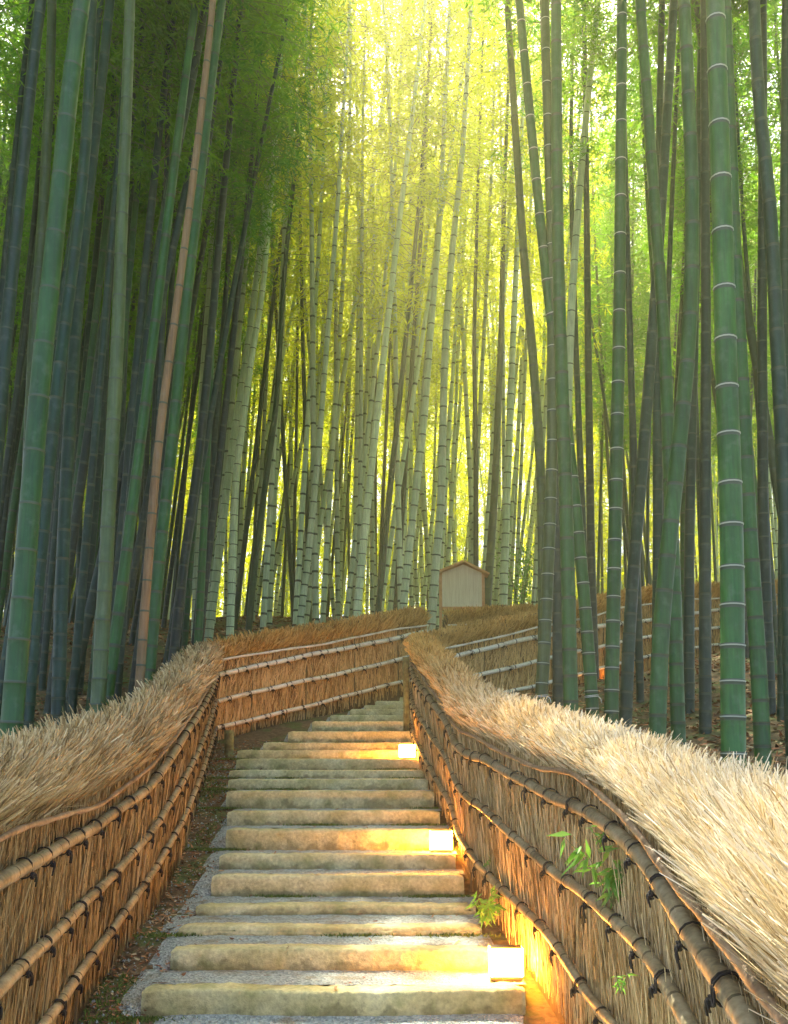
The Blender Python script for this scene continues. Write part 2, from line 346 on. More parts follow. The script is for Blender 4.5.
for i in range(21):
    _, x0, x1 = step_bar(i)
    Zn = STZ[i+1]+.02 if i < 20 else STZ[i]+1.6
    SH = .2 if i < 7 else .1; XX = np.linspace(x0-SH-.02, x1+.02, 40); YY = np.linspace(STZ[i]+.13, Zn, 5)
    a, b_ = np.meshgrid(XX, YY); e = .10*(np.abs(a-x0-.0) < .1)
    wq = sstep(np.clip((x0+.03-a)/SH, 0, 1)); b_ = np.minimum(b_, Zn-.035*(wq > .1)*0)
    ry = np.where(wq > .02, np.clip(np.arange(5)[:, None]*1.0, 0, 1), 1.0); b_ = b_-np.where((wq > .02) & (np.arange(5)[:, None] == 0), .17, 0)
    wq = 1-(1-wq)*ry
    zz = (STEP[i]-.004)*(1-wq)+(terrain(a, b_)+.006-.02*(wq > .97))*wq+rng.normal(0, .0025, a.shape)
    V = np.stack([a, b_, zz], -1).reshape(-1, 3)-np.array(stair.location)
    ii, jj = np.meshgrid(np.arange(4), np.arange(39), indexing='ij'); b = (ii*40+jj).ravel()
    me = build('gravel_tread', V, [np.stack([b, b+1, b+41, b+40], -1)], [np.zeros(len(b), int)], [M['gravel']])
    link('gravel_tread', me, stair)
# gravel landing in front of the bottom step
a, b_ = np.meshgrid(np.linspace(-1.25, .72, 40), np.linspace(1.5, 4.97, 30))
V = np.stack([a, b_, terrain(a, b_)+.012-.03*np.clip((np.abs(a+.27)-.85)/.15, 0, 1)], -1).reshape(-1, 3)
ii, jj = np.meshgrid(np.arange(29), np.arange(39), indexing='ij'); b = (ii*40+jj).ravel()
tag(link('path', build('path', V, [np.stack([b, b+1, b+41, b+40], -1)], [np.zeros(len(b), int)], [M['gravel']])), kind='structure')

# ------------------------------------------------------------------ fences
def smooth_st(A, step=.05):
    """resample stations by arc length with monotone-ish cubic (catmull) interpolation"""
    P = A[:, [1, 0]]; d = np.r_[0, np.cumsum(np.linalg.norm(np.diff(P, axis=0), axis=1))]
    n = int(d[-1]/step)+1; t = np.linspace(0, d[-1], n); out = np.zeros((n, A.shape[1]))
    m = np.zeros_like(A); 
    for c in range(A.shape[1]):
        sl = np.diff(A[:, c])/np.diff(d); g = np.r_[sl[0], (sl[:-1]+sl[1:])/2, sl[-1]]
        k = np.clip(np.searchsorted(d, t, 'right')-1, 0, len(d)-2); h = d[k+1]-d[k]; u = (t-d[k])/h
        out[:, c] = (2*u**3-3*u**2+1)*A[k, c]+(u**3-2*u**2+u)*h*g[k]+(-2*u**3+3*u**2)*A[k+1, c]+(u**3-u**2)*h*g[k+1]
    return t, out
def make_tie(seed, r):
    q = random.Random(seed); mb = MB(); an = np.linspace(0, 2*np.pi, 13)
    for dx in ((-.006, .005) if seed % 3 else (0,)):
        tl = q.uniform(-.012, .012)
        P = np.stack([dx+tl*np.cos(an), (r+.003)*np.cos(an), (r+.003)*np.sin(an)], -1); mb.tube(P, .0032, 5, 0, False)
    k = np.array([0, -(r+.006)*.75, -(r+.006)*.66])
    for a_ in range(3):
        an2 = np.linspace(0, 5.2, 8); rr = .010
        P = k+np.stack([rr*np.cos(an2+a_*2), -.004+.004*np.sin(an2*2+a_), rr*np.sin(an2+a_*2)], -1); mb.tube(P, .0042, 5)
    for e in range(q.choice([2, 2, 3])):
        L = q.uniform(.025, .065); dx = q.uniform(-1, 1); t_ = np.linspace(0, 1, 6)
        P = k+np.stack([dx*L*.7*t_, -.014*np.sin(t_*2.5), -L*t_*(.4+.6*t_)+.012*np.sin(t_*3)], -1); mb.tube(P, np.linspace(.0042, .0034, 6), 5)
    if q.random() < .35:
        an3 = np.linspace(0, 2*np.pi, 10); P = k+np.stack([.012*np.sin(an3)+.02*q.uniform(-1, 1), -.006+0*an3, .018-.02*np.cos(an3)], -1); mb.tube(P, .003, 5, 0, False)
    return mb.mesh('tie', [M['cord']])
ties = {}
def tie_mesh(k, r):
    key = (k, round(r, 3))
    if key not in ties: ties[key] = make_tie(k, r)
    return ties[key]

def fence(label, A, out_sign, capm, facem, railm, near, post_sp=1.3, tie_sp=.29, cap_th=.2, tiny=False):
    t, Q = smooth_st(A)
    Y, X, base, r3, r2, r1, thin, ridge = Q.T
    c0 = np.array([X[0], Y[0], base[0]])
    root = thing('brushwood_fence', tuple(c0), label, 'fence', None)
    T = np.stack([np.gradient(X), np.gradient(Y)], -1); T /= np.linalg.norm(T, axis=1)[:, None]
    Nn = np.stack([T[:, 1], -T[:, 0]], -1)*out_sign      # outward, away from the viewer's side
    n = len(t)
    def P3(off, z, idx=slice(None)): return np.stack([X[idx]+Nn[idx, 0]*off, Y[idx]+Nn[idx, 1]*off, z], -1)
    def at(s, off, z):   # s arclength arrays
        xi = np.interp(s, t, X)+np.interp(s, t, Nn[:, 0])*off; yi = np.interp(s, t, Y)+np.interp(s, t, Nn[:, 1])*off
        return np.stack([xi, yi, z], -1)
    ln = t[-1]; TH = .15
    # packed core: face, hump, back
    hh = ridge-thin
    prof = [(.012, base-.45), (.012, thin-.04), (.0, thin+.03), (-.02, thin+hh*.36), (-.005, thin+hh*.62), (.04, thin+hh*.78), (.09, thin+hh*.80), (.15, thin+hh*.66), (.19, thin+hh*.3), (.17, thin-.05), (TH, base-.45)]
    V = np.stack([P3(o_, z_) for o_, z_ in prof], 1).reshape(-1, 3)-c0
    K = len(prof); ii, jj = np.meshgrid(np.arange(n-1), np.arange(K-1), indexing='ij'); b = (ii*K+jj).ravel()
    FQ = np.stack([b, b+K, b+K+1, b+1], -1); caps = [np.array([list(range(K))]), np.array([list(range((n-1)*K, n*K))[::-1]])]
    link('fence_core', build('fence_core', V, [FQ]+caps, [np.zeros(len(FQ), int), np.zeros(1, int), np.zeros(1, int)], [M['core']]), root)
    # arc-length samples, more fibres where the fence is close
    dist = np.hypot(X, Y)
    def sample(dens, wk):   # dens per m2 at width 1
        wd = np.clip(.0011*dist, .0024, .012)*wk
        lam = dens/wd; cum = np.r_[0, np.cumsum((lam[1:]+lam[:-1])/2*np.diff(t))]
        N = int(cum[-1]); s = np.interp(rng.random(N)*cum[-1], cum, t); return s, np.interp(s, t, wd), N
    # face reeds
    s, wd, N = sample(9, .82)
    b_ = np.interp(s, t, base)-.02; th = np.interp(s, t, thin)+.03
    L = rng.uniform(.18, .5, N); u = rng.random(N); z0 = b_+(th-b_-L*.4)*u; L = np.minimum(L, th+.06-z0)
    off = rng.uniform(-.012, .010, N)
    r0 = at(s, off, z0)
    tx = np.interp(s, t, T[:, 0]); ty = np.interp(s, t, T[:, 1]); nx_ = np.interp(s, t, Nn[:, 0]); ny_ = np.interp(s, t, Nn[:, 1])
    big = .20*np.sin(s*1.7+np.sin(s*3.1)*2)
    lean = (rng.normal(0, .34, N)+big)*(.35+.65*u); outw = -rng.normal(.02, .035, N)*(near*.8+.2)
    vec = np.stack([tx*lean*L+nx_*outw*L, ty*lean*L+ny_*outw*L, L*np.sqrt(np.maximum(1-lean**2, .2))], -1)
    sidev = np.stack([nx_, ny_, 0*nx_], -1)+rng.normal(0, .5, (N, 3))
    link('reed_face', blades('reed_face', r0-c0, vec, wd, [facem], rng.normal(0, .012, (N, 3)), side=sidev), root)
    # cap fibres: rooted over the hump, pointing up and out, cut at the ridge
    s, wd, N = sample(16, .72)
    u = rng.random(N); th = np.interp(s, t, thin); rd = np.interp(s, t, ridge); H = rd-th
    ou = np.interp(u, [0, .3, .55, .75, 1], [.0, -.05, .0, .10, .19]); zu = th+H*np.interp(u, [0, .3, .55, .75, 1], [-.03, .26, .58, .70, .30])
    clump = .5*np.sin(s*11+3*np.sin(s*4.3))+.5*np.sin(s*23+u*9); bid = (s/.035).astype(int)*7+(u*6).astype(int); bl = rng.normal(0, .5, 100000)[bid % 100000]; bo = rng.normal(0, .25, 100000)[bid % 100000]; bt = rng.random(100000)[bid % 100000]
    L = H*rng.uniform(.20, .52, N)*(1+.25*clump); wd = wd*rng.uniform(.5, 1.7, N)
    outw = np.interp(u, [0, .3, .55, .75, 1], [-.12, -.55, -.30, .15, .75])+rng.normal(0, .40, N)+bo
    lean = rng.normal(.0, .42, N)+bl+.2*clump
    up = 1.0+0*u
    vec = np.stack([tx_*0 for tx_ in (u, u, u)], -1)
    tx = np.interp(s, t, T[:, 0]); ty = np.interp(s, t, T[:, 1]); nx_ = np.interp(s, t, Nn[:, 0]); ny_ = np.interp(s, t, Nn[:, 1])
    vec = np.stack([tx*lean+nx_*outw, ty*lean+ny_*outw, up], -1); vec /= np.linalg.norm(vec, axis=1)[:, None]; vec *= L[:, None]
    r0 = at(s, ou, zu); r0[:, :2] -= 0
    over = np.maximum((r0[:, 2]+vec[:, 2])-(rd+rng.normal(0, .022, N)+.02*clump), 0); k = 1-np.minimum(over/np.maximum(vec[:, 2], .01), .75); vec *= k[:, None]
    tint = np.clip(rng.random(N)*.7+.35*bt, 0, 1)
    Ns = int(ln*(60 if near else 10)); s2 = rng.random(Ns)*ln; th2 = np.interp(s2, t, thin); rd2 = np.interp(s2, t, ridge)
    q0 = at(s2, rng.uniform(-.05, .1, Ns), th2+(rd2-th2)*rng.uniform(.1, .85, Ns)); v = rng.normal(0, 1, (Ns, 3)); v[:, 2] = np.abs(v[:, 2])*.7; v *= (rng.uniform(.06, .15, Ns)/np.linalg.norm(v, axis=1))[:, None]
    R0 = np.concatenate([r0, q0])-c0; VV = np.concatenate([vec, v]); WW = np.concatenate([wd*1.35, np.full(Ns, .0032 if near else .006)]); TT = np.concatenate([tint, rng.random(Ns)])
    link('thatch_cap', blades('thatch_cap', R0, VV, WW, [capm], rng.normal(0, .006, (len(R0), 3)), tint=TT), root)
    # rails
    for nm, zz, rad, rm in (('bamboo_rail', r1, .034, railm), ('bamboo_rail', r2, .029, railm), ('bamboo_rail', r3, .027, railm), ('branch_rail', thin, .015, M['branch'] if railm is M['rail'] else railm)):
        st = max(2, int(.04/.05)); o_ = -(rad+.012)
        if nm == 'branch_rail': o_ = -.07
        ph = random.random()*9
        wob = (.006 if nm == 'bamboo_rail' else .014)*np.sin(t*2.3+ph)+.004*np.sin(t*6+ph)
        C = P3(o_, zz+wob)
        # finer sampling with joints
        tt = np.arange(0, ln, .02); C = np.stack([np.interp(tt, t, C[:, k]) for k in range(3)], -1)
        rr = rad*(1+.05*np.sin(tt*.7+ph))+ (0 if nm == 'bamboo_rail' else .002*np.sin(tt*17))
        mi = np.zeros(len(tt)-1, int)
        if nm == 'bamboo_rail':
            jp = np.arange(random.uniform(.05, .3), ln, .31)+rng.normal(0, .02, len(np.arange(.05, ln+.31, .31)))[:len(np.arange(0, 1))] if False else np.arange(random.uniform(.05, .3), ln, random.uniform(.28, .34))
            for q_ in jp:
                k_ = int(q_/.02)
                if 1 < k_ < len(tt)-2: rr[k_] *= 1.09; mi[k_] = 1
        rr = rr*(.86 if near else 1); ctr = C[0]; mb = MB(); mb.tube(C-ctr, rr, 12 if near else 8, mi)
        ro = link(nm, mb.mesh(nm, [rm, M['rail_node']]), root, tuple(ctr-c0))
        if nm == 'bamboo_rail':
            for s_ in np.arange(random.uniform(.05, .2), ln-.05, tie_sp):
                s_ += random.uniform(-.05, .05); s_ = min(max(s_, .02), ln-.02)
                p = np.array([np.interp(s_, tt, C[:, k]) for k in range(3)]); p2 = np.array([np.interp(min(s_+.05, ln), tt, C[:, k]) for k in range(3)]); p1 = np.array([np.interp(max(s_-.05, 0), tt, C[:, k]) for k in range(3)])
                d = Vector(p2-p1).normalized(); nn = Vector((np.interp(s_, t, Nn[:, 0]), np.interp(s_, t, Nn[:, 1]), 0))
                nn = (nn-d*nn.dot(d)).normalized(); u_ = d.cross(nn)
                if u_.z < 0: u_ = -u_; d = -d
                m3 = Matrix((d, nn, u_)).transposed()
                to = link('tie', tie_mesh(random.randrange(8), rad), ro, tuple(p-ctr)); to.rotation_mode = 'QUATERNION'; to.rotation_quaternion = m3.to_quaternion()
                to.scale = (1.6, 1.05, 1.05) if tiny else (1.25, 1.03, 1.03)
    # posts: thin poles standing against the reeds
    for s_ in np.arange(post_sp*.6, ln, post_sp):
        p = at(np.array([s_]), -.004, np.array([0.]))[0]; b0 = float(np.interp(s_, t, base))-.3; h1 = float(np.interp(s_, t, thin))+.1
        mb = MB(); mb.tube([[0, 0, b0-c0[2]], [.004, 0, (h1+b0)/2-c0[2]], [0, 0, h1-c0[2]]], .011, 8)
        link('stake', mb.mesh('stake', [M['post']]), root, (p[0]-c0[0], p[1]-c0[1], 0))
    return root
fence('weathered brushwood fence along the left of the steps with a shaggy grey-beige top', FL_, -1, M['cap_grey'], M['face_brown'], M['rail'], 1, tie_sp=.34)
fence('orange-brown brushwood fence section beyond the left corner with pale bamboo rails, above the upper steps', FLF, -1, M['cap_brown'], M['face_orange'], M['rail_skylit'], 0, .95, .34, tiny=True)
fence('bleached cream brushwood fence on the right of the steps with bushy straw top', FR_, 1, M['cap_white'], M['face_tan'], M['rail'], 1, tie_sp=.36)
fence('brown brushwood fence with white rails running uphill behind the right-hand green bamboos', FRB, -1, M['cap_brown'], M['face_orange'], M['rail_skylit'], 0, 1.6, .6, tiny=True)
fence('reddish brushwood fence farthest up the slope below the gabled board', FFR, -1, M['cap_brown'], M['face_orange'], M['rail_skylit'], 0, 2, .9, tiny=True)

# short mossy posts
def stub(p, h, w_, label):
    mb = MB(); t_ = np.linspace(0, 1, 6)
    mb.tube(np.stack([.004*np.sin(t_*5), 0*t_, -.2+(h+.2)*t_], -1), w_*(1+.05*np.cos(t_*6)), 10)
    tag(link('wooden_post', mb.mesh('wooden_post', [M['postmoss']]), None, p), label, 'post')
m, nt, bs = mat('mossy_post'); n = noise(nt, 12, 5); r = ramp(nt, [(.4, (.13, .12, .05)), (.65, (.30, .33, .13))], n.outputs[0]); nt.links.new(r.outputs[0], bs.inputs['Base Color']); bs.inputs['Roughness'].default_value = .9; M['postmoss'] = m
p = px(229, 750, 11.2); stub((p.x, 11.2, gz(p.x, 11.2)), .30, .055, 'short mossy wooden post at the left fence corner beside the steps')
p = px(414, 700, 12.35); stub((.16, 12.3, gz(.16, 12.3)), 1.0, .045, 'tall mossy corner post at the top end of the right fence')

# ------------------------------------------------------------------ lamps
def lamp_mats():
    m = bpy.data.materials.new('lit_lamp_panel'); m.use_nodes = True; nt = m.node_tree; nt.nodes.clear()
    o = nt.nodes.new('ShaderNodeOutputMaterial'); e = nt.nodes.new('ShaderNodeEmission'); e.inputs[0].default_value = (1, .36, .045, 1); e.inputs[1].default_value = LAMP
    nt.links.new(e.outputs[0], o.inputs[0]); return m
LAMP = 50.0
M['glow'] = lamp_mats(); M['metal'] = plain('lamp_metal', (.08, .06, .04), .5)
def lamp(p, label, w_=.175, h_=.115, rot=0):
    root = thing('path_lamp', p, label, 'lamp', 'lit path lamps along the right fence'); root.rotation_euler.z = rot
    mb = MB(); mb.box((0, 0, .007), (w_*.47, .046, .007)); mb.box((0, 0, .016), (w_*.42, .042, .003)); link('base', mb.mesh('base', [M['metal']], False), root)
    mb = MB(); d = .05; c = .008
    V = [(sx*(w_/2-(c if a else 0)), sy*(d-(0 if a else c)), z) for z in (.019, .042+h_) for sx, sy, a in ((-1, -1, 1), (1, -1, 1), (1, -1, 0), (1, 1, 0), (1, 1, 1), (-1, 1, 1), (-1, 1, 0), (-1, -1, 0))]
    mb.add(V, [[i, (i+1) % 8, 8+(i+1) % 8, 8+i] for i in range(8)])
    mb.f.append(np.array([list(range(8, 16)), list(range(7, -1, -1))])); mb.m.append(np.zeros(2, int))
    link('lamp_shade', mb.mesh('lamp_shade', [M['glow']], False), root)
    mb = MB(); mb.box((0, 0, .042+h_+.004), (w_/2-.006, .042, .003)); link('lid', mb.mesh('lid', [M['metal']], False), root)
for (x, y, i, lb) in ((506, 972, 0, 'lowest and largest lit lamp box on the bottom step beside the right fence'), (441, 846, 5, 'middle lit lamp box at the right end of a step halfway up'), (407, 757, 11, 'highest of the lit lamp boxes on the steps, near the fence end')):
    Z = STZ[i]+.24; q = px(x, y, Z); lamp((q.x, Z, STEP[i]+.004), lb)
q = px(601, 678, 15.0); lamp((q.x, 15.0, gz(q.x, 15)+.05), 'small distant lit lamp glimpsed between the right-hand bamboos by the rear fence', .16, .12)

# ------------------------------------------------------------------ notice board with a gabled roof
m, nt, bs = mat('pale_board_wood'); n = noise(nt, 8, 5, stretch=(6, 1, .35)); r = ramp(nt, [(.3, (.74, .62, .42)), (.7, (.90, .80, .60))], n.outputs[0]); nt.links.new(r.outputs[0], bs.inputs['Base Color']); bs.inputs['Roughness'].default_value = .7; M['board'] = m
m, nt, bs = mat('roof_wood'); n = noise(nt, 10, 5, stretch=(1, 6, 1)); r = ramp(nt, [(.3, (.55, .26, .10)), (.7, (.75, .42, .20))], n.outputs[0]); nt.links.new(r.outputs[0], bs.inputs['Base Color']); bs.inputs['Roughness'].default_value = .6; M['roofw'] = m
def board():
    Z = 18.4; k = Z/F; c = px(462, 607, Z); g = gz(c.x, Z)
    root = thing('notice_board', (c.x, Z, g), 'pale wooden notice board with small gabled roof above the far fence', 'notice board')
    W = .39; H0 = c.z-g; H1 = px(462, 572, Z).z-g; ap = px(464, 562, Z).z-g
    mb = MB()  # pentagon slab
    pts = [(-W, H0), (W, H0), (W, H1-.02), (.03, ap-.06), (-W, H1-.02)]
    V = [(x, s_*.05, z) for s_ in (-1, 1) for x, z in pts]; mb.add(V, [[i, (i+1) % 5, 5+(i+1) % 5, 5+i] for i in range(5)]); mb.f.append(np.array([[4, 3, 2, 1, 0], [5, 6, 7, 8, 9]])); mb.m.append(np.zeros(2, int))
    link('panel', mb.mesh('panel', [M['board']], False), root)
    for x0, z0, x1, z1, nm in ((.03, ap-.035, -.50, H1-.06, 'roof_slope'), (.03, ap-.035, .52, H1-.09, 'roof_slope')):
        mb = MB(); nrm = Vector((-(z1-z0), 0, x1-x0)).normalized()
        if nrm.z < 0: nrm = -nrm
        V = [(x+nrm.x*h_, s_*.20, z+nrm.z*h_) for s_ in (-1, 1) for x, z, h_ in ((x0, z0, 0), (x1, z1, 0), (x1, z1, .035), (x0, z0, .04))]
        mb.add(V, [[0, 1, 2, 3], [7, 6, 5, 4], [0, 4, 5, 1], [1, 5, 6, 2], [2, 6, 7, 3], [3, 7, 4, 0]]); link(nm, mb.mesh(nm, [M['roofw']], False), root)
    for sx in (-1, 1):
        mb = MB(); mb.box((sx*(W+.03), .0, (H1-.05-.3)/2), (.028, .06, (H1-.05+.3)/2)); link('post', mb.mesh('post', [M['roofw']], False), root)
    mb = MB(); mb.box((0, 0, H0-.025), (W+.002, .058, .022)); link('bottom_rail', mb.mesh('bottom_rail', [M['roofw']], False), root)
board()

# ------------------------------------------------------------------ bamboo
def culm_mesh(P, r_base, r_top, body, ring, near=True, ring_style='white'):
    """P: dense centre line from the foot up (local).  nodes every 0.2-0.38 m"""
    P = np.asarray(P, float); d = np.r_[0, np.cumsum(np.linalg.norm(np.diff(P, axis=0), axis=1))]; L = d[-1]
    s = [0.0]; mi = []; rk = [1.0]; h = .08; stp = .13
    while h < L-.4:
        k = h/L
        if near:
            s += [h-.022, h-.004, h+.003, h+.012]; rk += [1.0, 1.015, 1.075 if ring_style != 'dark' else 1.05, .985]; mi += [0, 1, 2, 1] if ring_style == 'white' else [0, 1, 3, 0] if ring_style == 'mid' else [0, 0, 3, 1]
        else:
            s += [h-.02, h, h+.014]; rk += [1.0, 1.05, 1.0]; mi += [0, 3 if ring_style != 'white' else 1, 1 if ring_style != 'white' else 3]
        stp = (.14 if near else .20)+.22*min(1, k*4) + random.uniform(-.02, .02)
        if k > .6: stp *= 1-.5*(k-.6)
        h += stp
    s.append(L); rk.append(1.0); mi.append(0)
    s = np.array(s); C = np.stack([np.interp(s, d, P[:, k]) for k in range(3)], -1)
    rad = (r_base+(r_top-r_base)*np.clip(s/L, 0, 1)**1.25)*np.array(rk)
    # order of mats: 0 body, 1 pale bloom, 2 bright ring, 3 dark scar
    mb = MB(); mb.tube(C, rad, 14 if near else 8, np.array(mi))
    return mb.mesh('culm', [body, M['node_mid'], M['node_white'], M['node_dark']])

def crown_mesh(seed, H, y0, spread, leaves, lw=1.0, lm='leaf_shade'):
    """foliage round the upper culm, local z from 0 (lowest branch) to H; drooping sprays"""
    g = np.random.default_rng(seed); mb = MB(); roots = []; vecs = []; n_b = int(H/.30)*2
    for b in range(n_b):
        z = H*(b+g.random())/n_b; az = g.random()*6.283; ln = spread*(.55+.45*math.sin(math.pi*min(1, (z/H)*.9+.12)))*g.uniform(.55, 1.2)
        el = g.uniform(.25, .9); t = np.linspace(0, 1, 6)
        px_ = ln*t*math.cos(el*.6); pz = z+ln*t*math.sin(el)*.8-ln*.55*t**2.2
        br = np.stack([math.cos(az)*px_, math.sin(az)*px_, pz], -1); mb.tube(br, np.linspace(.008, .002, 6), 3, 1, False)
        nl = int(leaves/n_b*g.uniform(.6, 1.4)); u = .18+.82*g.random(nl)**.8
        k = u*5; k0 = np.minimum(k.astype(int), 4); fr = (k-k0)[:, None]; c = br[k0]*(1-fr)+br[np.minimum(k0+1, 5)]*fr
        # sub-twig clusters
        ncl = max(3, nl//7); cl = g.normal(0, .16, (ncl, 3))*np.array([1, 1, .7]); ci = g.integers(0, ncl, nl)
        cu = g.random(ncl)*.8+.2; kk = cu*5; q0 = np.minimum(kk.astype(int), 4); fr2 = (kk-q0)[:, None]; cc = br[q0]*(1-fr2)+br[np.minimum(q0+1, 5)]*fr2
        c = cc[ci]+cl[ci]+g.normal(0, .05, (nl, 3))
        roots.append(c); v = g.normal(0, 1, (nl, 3)); v[:, 2] = v[:, 2]*.5-.55; v /= np.linalg.norm(v, axis=1)[:, None]; vecs.append(v*g.uniform(.09, .17, nl)[:, None]*lw)
    r_ = np.concatenate(roots); v_ = np.concatenate(vecs); n = len(r_)
    sd_ = np.cross(v_, g.normal(size=(n, 3))); sd_ /= np.linalg.norm(sd_, axis=1)[:, None]; sd_ *= (g.uniform(.008, .013, n)*lw)[:, None]
    V = np.stack([r_, r_+v_*.4+sd_, r_+v_, r_+v_*.4-sd_], 1).reshape(-1, 3); Fq = np.arange(n)[:, None]*4+np.array([[0, 1, 2, 3]])
    mb.add(V, Fq, 0)
    return mb.mesh('foliage', [M[lm], M['twig']], False)
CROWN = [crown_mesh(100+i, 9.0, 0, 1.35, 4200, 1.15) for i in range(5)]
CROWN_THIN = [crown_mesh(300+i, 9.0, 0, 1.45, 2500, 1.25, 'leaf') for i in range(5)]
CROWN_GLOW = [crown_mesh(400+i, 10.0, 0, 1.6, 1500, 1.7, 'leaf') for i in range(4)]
CROWN_FAR = [crown_mesh(200+i, 10.0, 0, 1.5, 3200, 1.7) for i in range(4)]

def place_crown(root, P, start, meshes, sc=1.0, extra=None):
    """hang a crown along the upper culm; P local centre line, start = arclength of lowest branch"""
    P = np.asarray(P); d = np.r_[0, np.cumsum(np.linalg.norm(np.diff(P, axis=0), axis=1))]
    a = np.array([np.interp(start, d, P[:, k]) for k in range(3)]); L = d[-1]-start; b = P[-1]
    me = random.choice(meshes); o = link('foliage', me, root, tuple(a)); dr = Vector(b-a).normalized()
    o.rotation_mode = 'QUATERNION'; o.rotation_quaternion = dr.to_track_quat('Z', 'Y') @ Quaternion((0, 0, 1), random.uniform(0, 6.28))
    H = 10.0 if me in CROWN_FAR or me in CROWN_GLOW else 9.0
    o.scale = (sc, sc, L/H); return o

hero_base = []
def hero(pts, wpx, body, style, label, dia=None, group=None, crown=True):
    """pts: traced (x, y) of the axis from low to high; wpx: width in pixels low"""
    dia = dia or .118
    Yd = dia*F/wpx
    if pts[0][1] < 652 and 190 < pts[0][0] < 520: Yd = (15.6 if pts[0][0] < 470 else 19.6)+(int(pts[0][0]*7) % 40)/20; dia = wpx*Yd/F*.82
    W = [px(x, y, Yd) for x, y in pts]
    # foot: extend down to the ground
    d = (W[0]-W[1]); d = d/abs(d.z); g = W[0].copy()
    sl = Vector((d.x*.6, 0, -1)); k = 0
    while g.z > gz(g.x, g.y) and k < 400: g += sl*.02; k += 1
    if W[0].z < gz(W[0].x, Yd):
        while g.z < gz(g.x, g.y)-.1: g -= sl*.02
        W = [w_ for w_ in W if w_.z > g.z+.3]
    foot = g+sl*.15
    top_dir = (W[-1]-W[-2]).normalized(); C = [foot]+W; z = W[-1].copy(); H = random.uniform(13.5, 16)
    yl = random.uniform(-.02, .05)
    while z.z < g.z+H: z = z+top_dir*1.0; top_dir = (top_dir+Vector((top_dir.x*.06, -.01, -.01))).normalized(); C.append(z.copy())
    C = np.array([list(c) for c in C])-np.array(foot)
    C[:, 1] += .004*C[:, 2]*0
    # smooth by dense cubic-ish resample
    zz = C[:, 2]; zd = np.linspace(zz[0], zz[-1], 90); xx = np.interp(zd, zz, C[:, 0]); yy = np.interp(zd, zz, C[:, 1])
    ker = np.hanning(11); ker /= ker.sum(); xs_ = np.convolve(np.pad(xx, 5, mode='reflect', reflect_type='odd'), ker, 'valid'); P = np.stack([xs_, yy, zd], -1)
    root = thing('bamboo', tuple(foot), label, 'bamboo', group or 'bamboo culms of the grove')
    link('culm', culm_mesh(P, dia/2*1.04, dia*.16, M[body], None, True, style), root)
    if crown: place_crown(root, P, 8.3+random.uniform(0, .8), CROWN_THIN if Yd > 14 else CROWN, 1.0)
    if 'cord' in label or 'nearest to the steps' in label:
        zc = px(594, 697, Yd).z-foot.z; c = [np.interp(zc, P[:, 2], P[:, k]) for k in range(3)]; an = np.linspace(0, 6.283, 17); mb = MB(); rr = dia/2*1.07
        for q_ in (0, .012): mb.tube(np.stack([rr*np.cos(an), rr*np.sin(an), q_+.006*np.cos(an)], -1), .0035, 5, 0, False)
        mb.tube([[rr*.9, -rr*.5, .004], [rr*1.2, -rr*.8, -.02], [rr*1.3, -rr*.8, -.06]], .004, 5)
        link('cord', mb.mesh('cord', [M['whitecord']]), root, tuple(c))
    hero_base.append((foot.x, foot.y)); return root
M['whitecord'] = plain('white_cord', (.7, .72, .7), .6)
